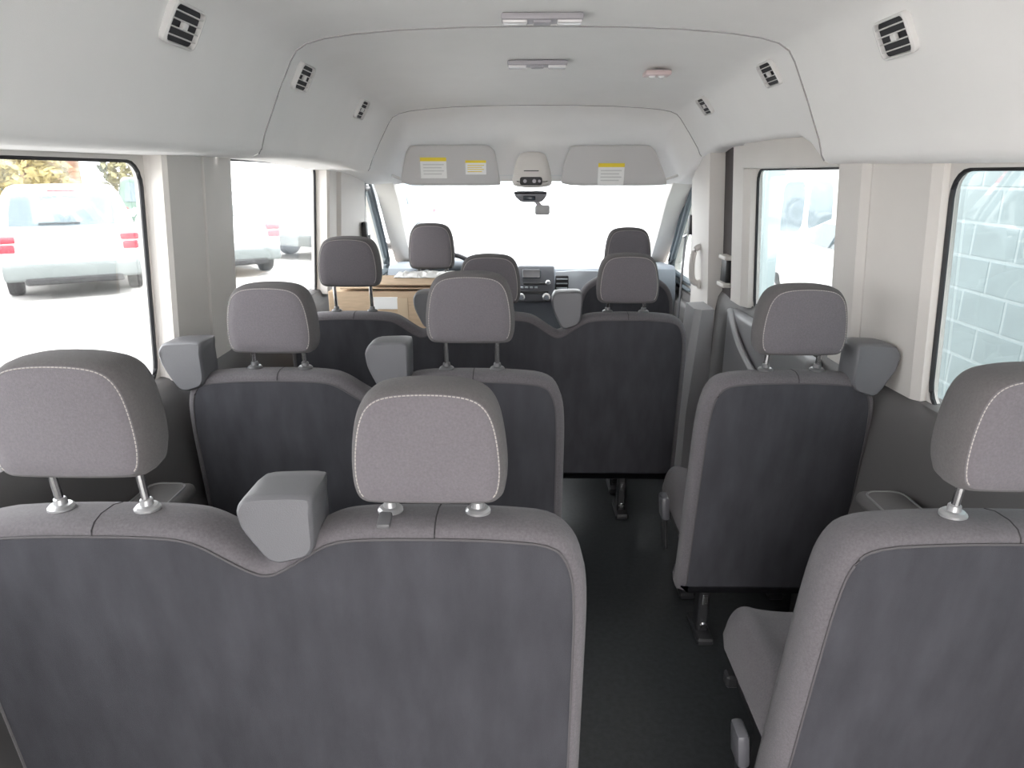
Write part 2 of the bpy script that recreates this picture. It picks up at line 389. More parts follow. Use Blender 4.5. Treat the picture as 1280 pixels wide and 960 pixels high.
def make_headrest(seat, cx, zb, w=1.0, h=1.0, y0=.0, key='h', seat_top=.945, gap_y=0):
    """headrest with stitching and two posts; local origin at centre of its bottom edge"""
    def b():
        o = head_outline(w, h); m = MB()
        lay = [(.030, -.007), (.014, -.003), (.010, .0), (.005, .006), (.001, .022), (.0, .045), (.002, .07), (.010, .092), (.028, .104), (.05, .108)]
        rings = [xz([Vector((p.x * (1 - d / .115), .095 * h + (p.y - .095 * h) * (1 - d / .095))) for p in o], y) for d, y in lay]
        m.loft(rings); ob = m.build('headrest', FABH, None, 60)
        ob.data.materials.append(FABS)
        n = len(o)
        for p in ob.data.polygons:
            if p.center.y > .0015 and len(p.vertices) == 4: p.material_index = 1
        return ob
    hr = copy_of('hr' + key, b); hr.parent = seat; hr.location = (cx, y0 + (.95 - zb) * REC, zb)
    def st():
        o = [Vector((p.x * (1 - .0115 / .115), .095 * h + (p.y - .095 * h) * (1 - .0115 / .095))) for p in head_outline(w, h)]; m = MB(); L = 0
        seg = [(o[i], o[(i + 1) % len(o)]) for i in range(len(o))]
        # dashes along the sides and the top
        acc = 0; on = True
        pts = []
        for a, bb in seg:
            d = (bb - a).length; k = max(1, int(d / .0015))
            for j in range(k): pts.append(a.lerp(bb, j / k))
        i = 0
        while i < len(pts) - 5:
            if pts[i].y > .02:
                m.tube([Vector((pts[i].x, -.0025, pts[i].y)), Vector((pts[i + 3].x, -.0025, pts[i + 3].y))], .0010, 4)
            i += 4
        return m.build('stitching', STITCH, None, 0)
    s = copy_of('st' + key, st); s.parent = hr
    L = max(.04, zb - seat_top + .03)
    for sx in (-.0725, .0725):
        MB().cyl((sx, .056 + (L / 2 - .01) * REC, -L / 2 + .01), (0, REC, -1), .0068, L + .02, 10).build('post', CHROME, hr)
    return hr
def make_guides(seat, cx, z=.945, silver=False, btn=False):
    for k, sx in enumerate((-.0725, .0725)):
        y = .055 + (.95 - z) * REC
        g = MB().lathe((cx + sx, y, z - .006), (0, 0, 1), [(0, .021), (.008, .021), (.012, .017), (.013, .011), (.022, .010), (.024, .008)], 18).build('post_guide', GUIDE if not silver else mat('silver_guide', (.45, .45, .46), .3, .6), seat)
        if btn and k == 0:
            MB().rbox((cx + sx - .004, y - .030, z - .004), (.022, .034, .012), .004, 2, Matrix.Rotation(.25, 3, 'X')).build('release_button', GUIDE, g)
def make_tower(seat, cx, z0=.875, z1=1.037, mirror=1):
    h = z1 - z0
    o = chaikin([(-.020, 0), (.054, h * .16), (.058, h * .88), (.052, h), (-.050, h * .98), (-.064, h * .84), (-.060, h * .55)], 2, True, .18)
    o = [Vector((p.x * mirror, p.y)) for p in o]
    rings = [xz(inset(o, d), y) for d, y in ((.006, -.012), (.0025, -.009), (.0, -.003), (.0, .06), (.003, .09), (.012, .105))]
    m = MB().loft(rings).map(lambda p: shear(Vector((p.x + cx, p.y + (.018 if p.z > h * .8 else 0) * (p.z - h * .8) / (h * .2), p.z + z0))))
    t = m.build('belt_guide', TOWER, seat, 40)
    return t
def make_back(seat, out, key, fab=FAB):
    o = smooth_outline(out, 2)
    lay = [(.024, .0), (.014, .003), (.005, .014), (.0, .035), (.002, .07), (.012, .10), (.035, .118)]
    MB().loft([[shear(p) for p in xz(inset(o, d), y)] for d, y in lay]).build('backrest', fab, seat, 60)
    pn = inset(o, .026)
    MB().loft([[shear(p) for p in xz(inset(pn, d), y)] for d, y in ((0, .004), (0, -.002), (.006, -.005))], False, True).build('back_panel', BACK, seat, 60)
    MB().tube([shear(p) for p in xz(inset(o, .0245), -.002)], .0022, 6, True).build('piping', PIPE, seat)
def make_cushion(seat, x0, x1, z=.45, y0=.10, y1=.56):
    cx = (x0 + x1) / 2; wd = x1 - x0
    o = chaikin([(x0, z - .13), (x0 + .01, z - .03), (x0 + .05, z + .012), (x0 + .11, z - .008), (cx, z - .012), (x1 - .11, z - .008), (x1 - .05, z + .012), (x1 - .01, z - .03), (x1, z - .13)], 2)
    rings = [xz(inset(o, d), y) for d, y in ((.03, y0), (.01, y0 + .02), (0, y0 + .06), (0, y1 - .08), (.012, y1 - .03), (.04, y1))]
    return MB().loft(rings).build('cushion', FAB, seat, 60)
def make_leg(seat, x, y, h=.26):
    l = MB().rbox((x, y, h / 2 + .01), (.035, .06, h), .006, 1).rbox((x, y + .0, .012), (.055, .16, .024), .006, 1).build('leg', BLACKP, seat)
    for dz in (.05, h - .03): MB().lathe((x, y - .03, dz), (0, -1, 0), [(0, .012), (.008, .012), (.012, .007)], 10).build('bolt', CHROME, l)
    MB().rbox((x, y - .032, h * .55), (.018, .008, .04), .003, 1).build('latch_tab', CHROME, l)
def make_frame(seat, x0, x1, y0=.16, y1=.52):
    m = MB()
    for y in (y0, y1): m.rbox(((x0 + x1) / 2, y, .285), (x1 - x0 - .02, .035, .035), .006, 1)
    for x in (x0 + .05, x1 - .05): m.rbox((x, (y0 + y1) / 2, .285), (.03, y1 - y0, .03), .006, 1)
    m.build('seat_frame', BLACKP, seat)
def make_buckle(seat, x, y, z, tilt=.3):
    st = MB().rbox((x, y, z), (.012, .05, .14), .004, 1, Matrix.Rotation(tilt, 3, 'Y')).build('buckle_stalk', BLACKP, seat)
    MB().rbox((x + .075 * math.sin(tilt), y, z + .085), (.028, .06, .085), .010, 2, Matrix.Rotation(tilt, 3, 'Y')).build('buckle', mat('buckle_grey', (.09, .09, .10), .3), st)

def bench(row, cs, xl, xr, y, label, heads, towers, flare=0, group=None, btn=None, legs=(), name='bench_seat', vz=.872):
    xm = (xl + xr) / 2
    s = thing(name, label, 'seat', (xm, y, 0), 0, group)
    cl = [c - xm for c in cs]
    make_back(s, back_outline(cl, xl - xm, xr - xm, vz=vz, flare=flare), row)
    for i, c in enumerate(cl):
        make_headrest(s, c, heads[i], 1.05, 1.07); make_guides(s, c, .947, btn is not None, btn == i)
    for c in cl:
        MB().tube([shear(Vector((c + .006, y, .9462 - d))) for d, y in ((.024, -.001), (.014, .002), (.005, .013), (.0, .035), (.002, .07), (.010, .095))], .0013, 5).build('seam', PIPE_D, s)
    for tx, z0, z1, mi in towers: make_tower(s, tx - xm, z0, z1, mi)
    edges = [xl - xm] + [(cl[i] + cl[i + 1]) / 2 for i in range(len(cl) - 1)] + [xr - xm]
    for i in range(len(cl)): make_cushion(s, edges[i] + .004, edges[i + 1] - .004, y1=.56 if row != 'r2' else .49)
    make_frame(s, xl - xm, xr - xm, y1=.46)
    for lx in legs: make_leg(s, lx - xm, .16); make_leg(s, lx - xm, .42)
    return s
L_, C_, R2, RS = -.697, -.146, .412, .772
Y4, Y3, Y2 = .985, 1.86, 2.725
b4 = bench('r4', (L_, C_), -.975, .112, Y4, 'grey two-seat bench with dusty back panel and pale stitched headrests, rearmost left', (1.022, .980), [(-.385, .872, 1.0, 1)], btn=1, legs=(-.7, -.05), group=None)
b3 = bench('r3', (L_, C_), -.972, .122, Y3, 'dark two-seat bench with two belt guides in front of the rearmost bench', (.998, 1.030), [(-.945, .885, 1.037, 1), (-.372, .875, 1.037, 1)], legs=(-.7, -.05))
b2 = bench('r2', (L_ + .012, C_ + .012, R2), -.955, .668, Y2, 'black three-seat bench behind the front seats and the cardboard box', (1.05, .982, .986), [(-.372, .880, 1.037, 1), (.175, .880, 1.037, 1)], legs=(-.7, .445), name='bench_seat')
s4 = bench('s4', (RS + .005,), .492, 1.02, Y4, 'grey single seat with stitched headrest, rearmost beside the block wall window', (1.008,), [], flare=.025, btn=9, legs=(.6, .92), name='single_seat')
make_buckle(s4, -.283, .22, .235, -.10)
s3 = bench('s3', (RS - .012,), .505, 1.005, Y3, 'dark single seat with belt guide on its window side, next to sliding door window', (.998,), [(.962, .880, 1.037, -1)], flare=.008, legs=(.60, .92), name='single_seat')
make_buckle(s3, -.266, .30, .31, -.08)

def front_seat(cx, label, ztop, zh):
    s = thing('front_seat', label, 'seat', (cx, 3.60, 0))
    o = [Vector(p) for p in [(-.235, .25), (-.25, .5), (-.262, .75), (-.24, .90), (-.16, .965), (-.07, .985), (0, .987), (.07, .985), (.16, .965), (.24, .90), (.262, .75), (.25, .5), (.235, .25)]]
    make_back(s, o, 'f')
    make_headrest(s, 0, zh, 1.02, 1.27, key='front', seat_top=.98)
    make_guides(s, 0, .985)
    make_cushion(s, -.25, .25, .46, .10, .60)
    MB().rbox((0, .36, .18), (.42, .46, .32), .02, 2).build('seat_base', BLACKP, s)
    return s
front_seat(-.475, "driver's seat with tall dark headrest behind the steering wheel", .97, 1.005)
front_seat(.535, 'black front passenger seat with rounded back and tall headrest', .97, .985)

# ------------------------------------------------------------------ overhead fittings
def air_vent(y, side, label):
    # sits on the sloping duct face
    st = [(2.288, 1.90, 1.53, 1.508), (2.40, 1.899, 1.53, 1.565), (2.52, 1.897, 1.53, 1.60), (2.9, 1.885, 1.525, 1.605), (3.3, 1.865, 1.512, 1.605), (3.55, 1.845, 1.50, 1.60)]
    if y < 2.28: crown, lip = 1.90, (1.526 if side < 0 else 1.502)
    else:
        for p, q in zip(st, st[1:]):
            if p[0] <= y <= q[0]:
                f_ = (y - p[0]) / (q[0] - p[0]); crown = p[1] + (q[1] - p[1]) * f_; i = 2 if side < 0 else 3; lip = p[i] + (q[i] - p[i]) * f_
    pr_ = hs(crown, lip)
    a = Vector((X0 + side * pr_[6][0], 0, pr_[6][1])); b = Vector((X0 + side * pr_[9][0], 0, pr_[9][1]))
    dn = (b - a).normalized(); nrm = Vector((-side, 0, 0)); nrm = (nrm - dn * nrm.dot(dn)).normalized()
    c = a.lerp(b, .42) + nrm * .005; c.y = y
    v = thing('air_vent', label, 'vent', c, 0, 'white louvred air vents in the overhead ducts')
    fw_ = Vector((0, 1, 0))
    def T(p): return fw_ * p.x - dn * p.y + nrm * p.z     # x along the van, y up the face, z proud
    outer = rrect(-.070, .070, -.044, .044, .016, 4); inn = rrect(-.062, .062, -.038, .038, .012, 4)
    rings = [[T(Vector((q.x, q.y, z))) for q in o] for o, z in ((outer, -.020), (outer, .004), (inset(outer, .003), .007), (inset(inn, -.001), .007), (inn, .004), (inn, -.012))]
    MB().loft(rings, False, False).build('frame', VENTW, v)
    MB().loft([[T(Vector((q.x, q.y, z))) for q in inn] for z in (-.012, -.0035)]).build('backing', VENTD, v, 0)
    for k in range(4):
        yy = -.0245 + k * .0165
        m = MB().rbox((0, 0, 0), (.122, .0026, .007), .0008, 1, Matrix.Rotation(-.3, 3, 'X'))
        m.map(lambda p: T(Vector((p.x, p.y + yy, p.z + .003)))).build('slat', VENTW, v, 0)
    MB().rbox((0, 0, 0), (.020, .016, .010), .002, 1).map(lambda p: T(Vector((p.x - .004, p.y, p.z + .003)))).build('slider', VENTW, v, 0)
    return v
for side, ys, nm in ((-1, (1.60, 2.43, 3.27), "driver's side"), (1, (1.70, 2.53, 3.39), 'sliding door side')):
    for y, q in zip(ys, ('rearmost', 'middle', 'frontmost')):
        air_vent(y, side, '%s air vent of the three in the %s overhead duct' % (q, nm))

def ceil_lamp(y, z, label):
    t = thing('ceiling_lamp', label, 'lamp', (X0 - .002, y, z), 0, 'long ceiling lamps on the centre line')
    MB().rbox((0, 0, -.008), (.225, .075, .018), .006, 2).build('housing', LAMPG, t)
    for sx in (-.075, .075): MB().rbox((sx, 0, -.018), (.068, .06, .012), .005, 2).build('lens', LAMPR, t)
    MB().rbox((0, 0, -.018), (.05, .045, .010), .004, 2).build('switch', LAMPG, t)
ceil_lamp(2.13, 1.898, 'flat grey ceiling lamp behind the curved headliner seam')
ceil_lamp(2.86, 1.884, 'flat grey ceiling lamp in front of the curved headliner seam')
t = thing('reading_lamp', 'small square pinkish lamp on the ceiling near the sliding door', 'lamp', (.515, 2.95, 1.856))
MB().rbox((0, 0, -.004), (.10, .085, .018), .005, 2).build('housing', LAMPP, t)
for sx in (-.018, .018): MB().lathe((sx, 0, -.012), (0, 0, -1), [(0, .014), (.006, .013), (.010, .006)], 12).build('lens', LAMPR, t)

# sun visors
def visor(pts, label, stickers, hinge):
    o = chaikin(pts, 2, True, .12)
    c = Vector((sum(p.x for p in o) / len(o), sum(p.y for p in o) / len(o)))
    v = thing('sun_visor', label, 'visor', (c.x, 4.045, c.y))
    o = [p - c for p in o]
    def tl(p): return Vector((p.x, p.y - p.z * .18, p.z))
    MB().loft([[tl(p) for p in xz([Vector((q.x * (1 - d / .29), q.y * (1 - d / .11))) for q in o], y)] for d, y in ((.014, -.013), (.004, -.008), (0, 0), (.004, .010), (.012, .014))]).build('padded_board', mat('visor_vinyl', (.56, .55, .55), .8), v, 50)
    for (x0, z0, x1, z1, kind) in stickers:
        s = MB().box((0, 0, 0), (x1 - x0, .0015, z1 - z0)).map(lambda p: tl(Vector((p.x + (x0 + x1) / 2 - c.x, p.y - .0132, p.z + (z0 + z1) / 2 - c.y)))).build('warning_label', PAPER, v, 0)
        hgt = z1 - z0
        MB().box((0, 0, 0), (x1 - x0, .001, hgt * .18)).map(lambda p: tl(Vector((p.x + (x0 + x1) / 2 - c.x, p.y - .0145, p.z + z1 - hgt * .09 - c.y)))).build('label_band', YELLOW, s, 0)
        lines = MB()
        for k in range(4):
            lines.box(tl(Vector(((x0 + x1) / 2 - c.x - (k % 2) * .006, -.0143, z1 - hgt * (.34 + .15 * k) - c.y))), ((x1 - x0) * (.8 - .1 * (k % 2)), .001, hgt * .05))
        lines.build('label_text', INK if kind == 0 else YELLOW, s, 0)
    MB().tube([tl(Vector((hinge[0] - c.x, .0, hinge[1] - c.y))), tl(Vector((hinge[2] - c.x, .03, hinge[3] - c.y)))], .008, 8).build('pivot_rod', VENTW, v)
    return v
visor([(-.70, 1.415), (-.655, 1.59), (-.625, 1.632), (-.20, 1.632), (-.16, 1.60), (-.135, 1.45), (-.13, 1.415)], "driver's sun visor with two yellow-banded stickers", [(-.575, 1.455, -.43, 1.565, 0), (-.325, 1.475, -.21, 1.55, 1)], (-.69, 1.45, -.745, 1.47))
visor([(.205, 1.415), (.215, 1.52), (.25, 1.62), (.28, 1.628), (.68, 1.632), (.72, 1.60), (.79, 1.46), (.80, 1.415)], "passenger's sun visor with one yellow-banded sticker", [(.41, 1.42, .555, 1.535, 0)], (.79, 1.45, .86, 1.47))

# overhead console and mirror mount
t = thing('overhead_console', 'light grey overhead console with dark button panel between sun visors', 'console', (.045, 4.06, 1.46))
o = chaikin([(-.10, -.055), (-.115, -.02), (-.085, .10), (-.06, .135), (.06, .135), (.085, .10), (.115, -.02), (.10, -.055)], 2)
def tl2(p): return Vector((p.x, p.y - (p.z) * .12, p.z))
MB().loft([[tl2(p) for p in xz(inset(o, d), y)] for d, y in ((.03, -.022), (.012, -.016), (0, 0), (0, .11))]).build('housing', BEIGE, t, 50)
pb = MB().loft([[tl2(p) for p in xz(inset(rrect(-.068, .056, -.042, .002, .012, 3), d), y)] for d, y in ((.004, -.027), (0, -.024), (0, -.018))]).build('button_panel', BLACKP, t)
for x, r in ((-.040, .010), (.012, .011), (.040, .008)): MB().lathe((x, -.024, -.02), (0, -1, 0), [(0, r), (.004, r), (.006, r * .6)], 12).build('button', LAMPG, pb)
MB().rbox((-.005, -.024, .035), (.085, .006, .007), .002, 1).build('slot', BLACKP, t)
t = thing('mirror_mount', 'grey sensor pod and mirror stalk under the overhead console', 'mirror mount', (.04, 4.09, 1.36))
pod = chaikin([(-.10, .025), (-.09, -.005), (-.055, -.035), (.06, -.035), (.085, -.005), (.095, .025)], 2, True, .15)
MB().loft([xz(inset(pod, d), y) for d, y in ((.01, -.03), (0, -.02), (0, .06), (.01, .07))]).build('sensor_pod', mat('pod_grey', (.22, .22, .24), .4), t, 50)
MB().rbox((-.01, -.033, -.012), (.07, .008, .022), .004, 2).build('sensor_window', SCREEN, t)
MB().tube([(.03, 0, -.03), (.055, -.005, -.06)], .012, 8).build('stalk', LAMPG, t)
MB().rbox((.065, -.005, -.078), (.085, .03, .055), .012, 2).build('mirror_back', mat('mirror_grey', (.38, .38, .38), .4), t)

# ------------------------------------------------------------------ front cab
t = thing('dashboard', 'grey dashboard with centre radio stack and round knobs under the windscreen', 'dashboard', (X0, 4.5, 0))
prof = [(.05, .30), (.02, .62), (-.02, .70), (.0, .80), (.03, .885), (.08, .905), (.40, .885), (.72, .86), (.74, .30)]
po = chaikin(prof, 1, True, .15)
MB().loft([[Vector((x, p.x, p.y)) for p in po] for x in (-.93, -.5, -.13, .15, .5, .93)]).build('dash_body', DASH, t, 30)
hood = [Vector((x, y, z)) for x, y, z in ((-.75, .03, .92), (-.2, .03, .94), (-.15, .02, .915))]
MB().rbox((-.50, .12, .915), (.50, .26, .07), .03, 3).build('instrument_hood', DASH, t)
cs = MB().rbox((.03, -.02, .80), (.235, .10, .235), .015, 3, Matrix.Rotation(-.15, 3, 'X')).build('centre_stack', mat('stack_grey', (.13, .135, .15), .45), t)
def on_stack(x, z, yo=0): return Vector((x, -.077 + (z - .80) * .15 + yo, z))
MB().rbox(on_stack(.0, .872), (.115, .012, .055), .004, 1, Matrix.Rotation(-.15, 3, 'X')).build('screen', SCREEN, cs)
MB().rbox(on_stack(.02, .81), (.14, .010, .016), .003, 1, Matrix.Rotation(-.15, 3, 'X')).build('disc_slot', BLACKP, cs)
MB().rbox(on_stack(.01, .755), (.20, .008, .02), .003, 1, Matrix.Rotation(-.15, 3, 'X')).build('button_strip', BLACKP, cs)
for k in range(4): MB().rbox(on_stack(-.06 + .03 * k, .785), (.02, .012, .012), .003, 1).build('button', DASHL, cs)
for x, z, r in ((.105, .815, .017), (.095, .725, .026), (-.065, .725, .024)):
    kb = MB().lathe(on_stack(x, z), (0, -1, .15), [(0, r), (.012, r), (.016, r * .8), (.018, r * .4)], 18).build('knob', CHROME, cs)
    MB().lathe(on_stack(x, z, -.014), (0, -1, .15), [(0, r * .62), (.008, r * .6), (.009, r * .3)], 14).build('knob_cap', DASH, kb)
dp = MB().loft([[Vector((x, -.03 + (z - .8) * .12 - t_, z)) for x, z in ((.155, .70), (.155, .878), (.30, .888), (.72, .875), (.72, .78), (.32, .70))] for t_ in (0, .012)]).build('dash_panel', DASHL, t, 0)
vf = MB().rbox((.195, -.045, .795), (.085, .02, .125), .008, 2).build('dash_vent', BLACKP, t)
for k in range(4): MB().rbox((.195, -.058, .752 + k * .028), (.072, .008, .008), .002, 1).build('slat', DASHL, vf)
t = thing('steering_wheel', 'dark steering wheel in front of the driver seat', 'steering wheel', (-.46, 4.28, .83))
Rm = Matrix.Rotation(math.radians(-28), 3, 'X')
MB().tube([Rm @ Vector((.19 * math.cos(a), 0, .19 * math.sin(a))) for a in [2 * math.pi * k / 40 for k in range(40)]], .016, 8, True).build('rim', mat('wheel_leather', (.05, .05, .055), .5), t)
MB().rbox((0, 0, 0), (.15, .06, .12), .03, 3, Rm).build('hub', BLACKP, t)
for a in (math.radians(-5), math.radians(185), math.radians(270)):
    MB().tube([Rm @ Vector((.05 * math.cos(a), 0, .05 * math.sin(a))), Rm @ Vector((.185 * math.cos(a), 0, .185 * math.sin(a)))], .014, 8).build('spoke', BLACKP, t)
MB().tube([(0, .02, 0), (0, .15, -.06)], .035, 10).build('column', BLACKP, t)

# cardboard box behind the driver's seat
t = thing('cardboard_box', 'tall brown cardboard box with white shipping label behind the driver seat', 'box', (-.59, 3.345, 0))
MB().rbox((0, 0, .475), (.66, .20, .95), .003, 1).build('carton', CARD, t, 0)
MB().rbox((-.14 + .08, -.101, .895), (.115, .002, .058), .0008, 1).build('shipping_label', PAPER, t, 0)
MB().rbox((.02, -.1015, .62), (.05, .002, .6), .0008, 1).build('packing_tape', mat('tape', (.60, .47, .33), .3), t, 0)
MB().rbox((.03, .02, .972), (.60, .26, .006), .002, 1, Matrix.Rotation(.05, 3, 'X')).build('flap', CARD, t, 0)
fo = MB().rbox((.10, .0, .988), (.46, .23, .010), .003, 1, Matrix.Rotation(.03, 3, 'X')).build('flap', CARD, t, 0)
t2 = MB()
rnd = random.Random(3)
ring = []
grid = [[Vector((-.16 + .32 * i / 14, .02 + .10 * j / 5, .004 + rnd.uniform(0, .026) * (1 if 0 < i < 14 and 0 < j < 5 else .1))) for i in range(15)] for j in range(6)]
m = MB(); vs = [p for r in grid for p in r]; fs = [(j * 15 + i, j * 15 + i + 1, (j + 1) * 15 + i + 1, (j + 1) * 15 + i) for j in range(5) for i in range(14)]
vs2 = vs + [p - Vector((0, 0, .003)) for p in vs]; fs2 = fs + [tuple(k + 90 for k in f[::-1]) for f in fs]
pp = m.add(vs2, fs2).build('crumpled_paper', PAPER, None, 0); pp.location = (-.47, 3.345, .995)
tag(pp, 'crumpled white packing paper lying on the cardboard box', 'paper')

# right B pillar fittings
t = thing('grab_handle', 'light grey grab handle on the pillar beside the sliding door', 'handle', (xw(1, 1.0, .09), 3.84, .90))
MB().tube(chaikin([(0, 0, 0), (-.045, -.005, .012), (-.055, -.008, .10), (-.045, -.005, .19), (0, 0, .205)], 2, False), .017, 8).build('grip', BEIGE, t)
for z in (0, .205): MB().rbox((-.002, 0, z), (.03, .045, .05), .01, 2).build('end_cap', BEIGE, t)
t = thing('door_latch', 'dark door latch box in the sliding door pillar', 'latch', (xw(1, 1.0, .02), 3.56, .96))
MB().rbox((-.012, 0, .05), (.03, .09, .115), .006, 2).build('striker_box', BLACKP, t)
for z in (-.018, .118): MB().rbox((-.018, -.01, z), (.05, .12, .022), .006, 2).build('bracket', BEIGE, t)
t = thing('seat_belt', 'dark shoulder belt hanging from the pillar beside the front passenger seat', 'seat belt', (.955, 4.09, 0))
MB().rbox((0, 0, 1.20), (.03, .05, .11), .01, 2).build('anchor_cover', BLACKP, t)
MB().tube([(-.02, -.02, 1.145), (-.03, .02, 1.13), (-.02, .05, 1.145)], .007, 8).build('belt_loop', CHROME, t)
MB().loft([[Vector((x - .025, y - .02, z)), Vector((x - .022, y - .02, z)), Vector((x - .022, y + .025, z)), Vector((x - .025, y + .025, z))] for x, y, z in ((0, .0, 1.14), (-.005, .01, .9), (-.01, .02, .6), (-.01, .02, .3))]).build('webbing', mat('belt_webbing', (.05, .05, .055), .8), t, 0)
t = thing('seat_belt', 'dark shoulder belt loop on the pillar behind the driver door', 'seat belt', (-.918, 4.09, 0))
MB().rbox((0, 0, 1.16), (.03, .05, .11), .01, 2).build('anchor_cover', BLACKP, t)
MB().loft([[Vector((x + .025, y - .02, z)), Vector((x + .022, y - .02, z)), Vector((x + .022, y + .025, z)), Vector((x + .025, y + .025, z))] for x, y, z in ((0, .0, 1.14), (.005, .01, .9), (.01, .02, .6), (.01, .02, .3))]).build('webbing', mat('belt_webbing', (.05, .05, .055), .8), t, 0)
# lower step pillar panel by the sliding door
sp = MB().loft([[Vector((x, y, z)) for x, y, z in ((.845 - k * .045, 3.42 - k * .0, zz), (.875 - k * .045, 3.385, zz), (.94, 3.40, zz), (.94, 3.62, zz), (.845 - k * .045, 3.60, zz))] for zz, k in ((0, 1), (.3, .9), (.6, .4), (.84, 0))]).build('trim_1', mat('mid_grey_trim', (.33, .33, .34), .5), None, 30)
struct(sp, 'grey lower pillar trim beside the sliding door step', 'trim')
dc = MB().rbox((xw(1, .6, .05), 2.85, .66), (.06, 1.0, .40), .02, 3).build('trim_2', mat('door_card_grey', (.20, .20, .21), .5), None, 30)
struct(dc, 'grey card of the sliding door under its window', 'trim')
MB().tube(chaikin([(xw(1, .8, .085), 3.28, .86), (xw(1, .7, .10), 3.05, .74), (xw(1, .6, .10), 2.75, .66), (xw(1, .6, .10), 2.4, .64)], 2, False), .014, 8).build('door_card_highlight', mat('mid_grey_trim', (.33, .33, .34), .5), dc)  # lighter grey puts the highlight on the card's curve into colour

# ------------------------------------------------------------------ vehicles outside
def car(name, label, loc, rotz, paint, k=1.1, H=1.72, W=1.9, prof=None, belt=1.08, bumper=True, back=None):
    t = thing(name, label, 'car', loc, rotz)
    if prof is None:
        prof = [(.10, .30), (.0, .42), (-.02, .62), (.02, .90), (.10, 1.08), (.34, H - .14), (.50, H - .03), (1.2, H), (2.5, H - .02), (2.95, H - .16), (3.62, 1.10), (4.30, .98), (4.55, .80), (4.60, .50), (4.45, .30)]
    o = [Vector(p) * k for p in chaikin(prof, 2, True, .2)]
    W *= k; H *= k; bz = belt * k
    def xs(fr, z): return fr * W / 2 * (1 - .22 * max(0, (z - bz) / (H - bz)))
    rings = []
    for fr_, d in ((-1, .08), (-.97, .025), (-.90, .0), (-.45, -.01), (0, -.015), (.45, -.01), (.90, 0), (.97, .025), (1, .08)):
        rings.append([Vector((xs(fr_, p.y), p.x, p.y)) for p in inset(o, d)])
    MB().loft(rings).build('body', paint, t, 45)
    # rear screen following the tail
    def tail(zf):          # y of the tail at height z (rear edge)
        ys = []
        for i in range(len(o)):
            a, b = o[i], o[(i + 1) % len(o)]
            if (a.y - zf) * (b.y - zf) <= 0 and abs(a.y - b.y) > 1e-6: ys.append(a.x + (b.x - a.x) * (zf - a.y) / (b.y - a.y))
        return min(ys), max(ys)
    z0, z1 = 1.13 * k, H - .16 * k
    rg = []
    for off in (-.022, .03):
        q = []
        for fr_, z in ((-.80, z0), (-.84, (z0 + z1) / 2), (-.84, z1), (0, z1 + .01), (.84, z1), (.84, (z0 + z1) / 2), (.80, z0), (0, z0 - .015)):
            q.append(Vector((xs(fr_, z), tail(z)[0] + off - (.012 if abs(fr_) < .1 else 0), z)))
        rg.append(q)
    MB().loft(rg).build('rear_window', CARGLASS, t, 30)
    MB().rbox((xs(-.1, z0), tail(z0)[0] - .035, z0 + .03), (.55 * k, .02, .03), .006, 1).build('wiper', BLACKP, t)
    zt = H - .085 * k
    MB().rbox((0, tail(zt)[0] - .02, zt), (.38 * k, .05, .035), .01, 1).build('brake_light', REDL, t)
    for sx in (-1, 1):
        for zl, hh, ww in ((.93, .10, .26), (.80, .12, .22)):
            MB().rbox((sx * (W / 2 - .12 * k), tail(zl * k)[0] + .045, zl * k), (ww * k, .16, hh * k), .02, 2).build('tail_light', REDL, t)
        MB().rbox((sx * (W / 2 - .25 * k), tail(.52 * k)[0] - .012, .535 * k), (.22 * k, .03, .035), .006, 1).build('reflector', REDL, t)
        # side windows
        for y0, y1 in ((.55, 1.25), (1.32, 2.2), (2.28, 3.05)):
            zz = (belt + .05) * k; zu = H - .14 * k
            cut = .30 if y1 > 3 else 0; cut0 = .12 if y0 < .6 else 0
            rg = [[Vector((xs(sx, z) + sx * off, y * k, z)) for y, z in ((y0, zz), (y0 + cut0, zu), (y1 - cut, zu), (y1, zz))] for off in (-.02, .008)]
            MB().loft(rg).build('side_window', CARGLASS, t, 0)
        MB().rbox((sx * (W / 2 + .10), 2.95 * k, 1.15 * k), (.20, .10, .15), .03, 2).build('mirror', paint, t)
        for yw in (.85, 3.72):
            wl = MB().lathe((sx * (W / 2 - .20), yw * k, .34 * k), (sx, 0, 0), [(-.02, .20), (-.02, .32 * k), (.03, .34 * k), (.17, .34 * k), (.205, .32 * k), (.205, .22 * k)], 24).build('wheel', TYRE, t)
            MB().lathe((sx * (W / 2 - .05), yw * k, .34 * k), (sx, 0, 0), [(0, .21 * k), (.055, .22 * k), (.06, .19 * k), (.03, .10), (.05, .03)], 20).build('rim', RIM, wl)
    if bumper:
        MB().rbox((0, .04, .44 * k), (W * .98, .22, .26 * k), .06, 3).build('rear_bumper', BUMP, t)
        MB().rbox((0, 4.52 * k, .44 * k), (W * .94, .22, .26 * k), .06, 3).build('front_bumper', BUMP, t)
        MB().rbox((0, .5, .30 * k), (W * .7, 1.2, .12), .03, 1).build('underbody', BLACKP, t)
    MB().rbox((0, tail(.78 * k)[0] - .012, .76 * k), (.34 * k, .02, .16 * k), .006, 1).build('number_plate', PAPER, t)
    return t
car('parked_suv', 'white SUV with grey rear bumper parked outside the rear left window', (-7.75, 11.95, GZ), math.radians(32), PAINTW)
car('parked_suv', 'white car seen past the centre left pillar beside the silver car', (-6.0, 14.3, GZ), math.radians(36), PAINTW)
car('parked_suv', 'silver car with front wheel and mirror turned towards the van', (-3.55, 22.1, GZ), math.radians(152), PAINTS, H=1.8)
car('parked_suv', 'dark green car standing far behind the white SUV', (-11.7, 22.6, GZ), math.radians(30), PAINTG, H=1.8)
car('parked_suv', 'low white car outside the sliding door window', (4.60, 5.85, GZ), 0, PAINTW, H=1.5, bumper=False)

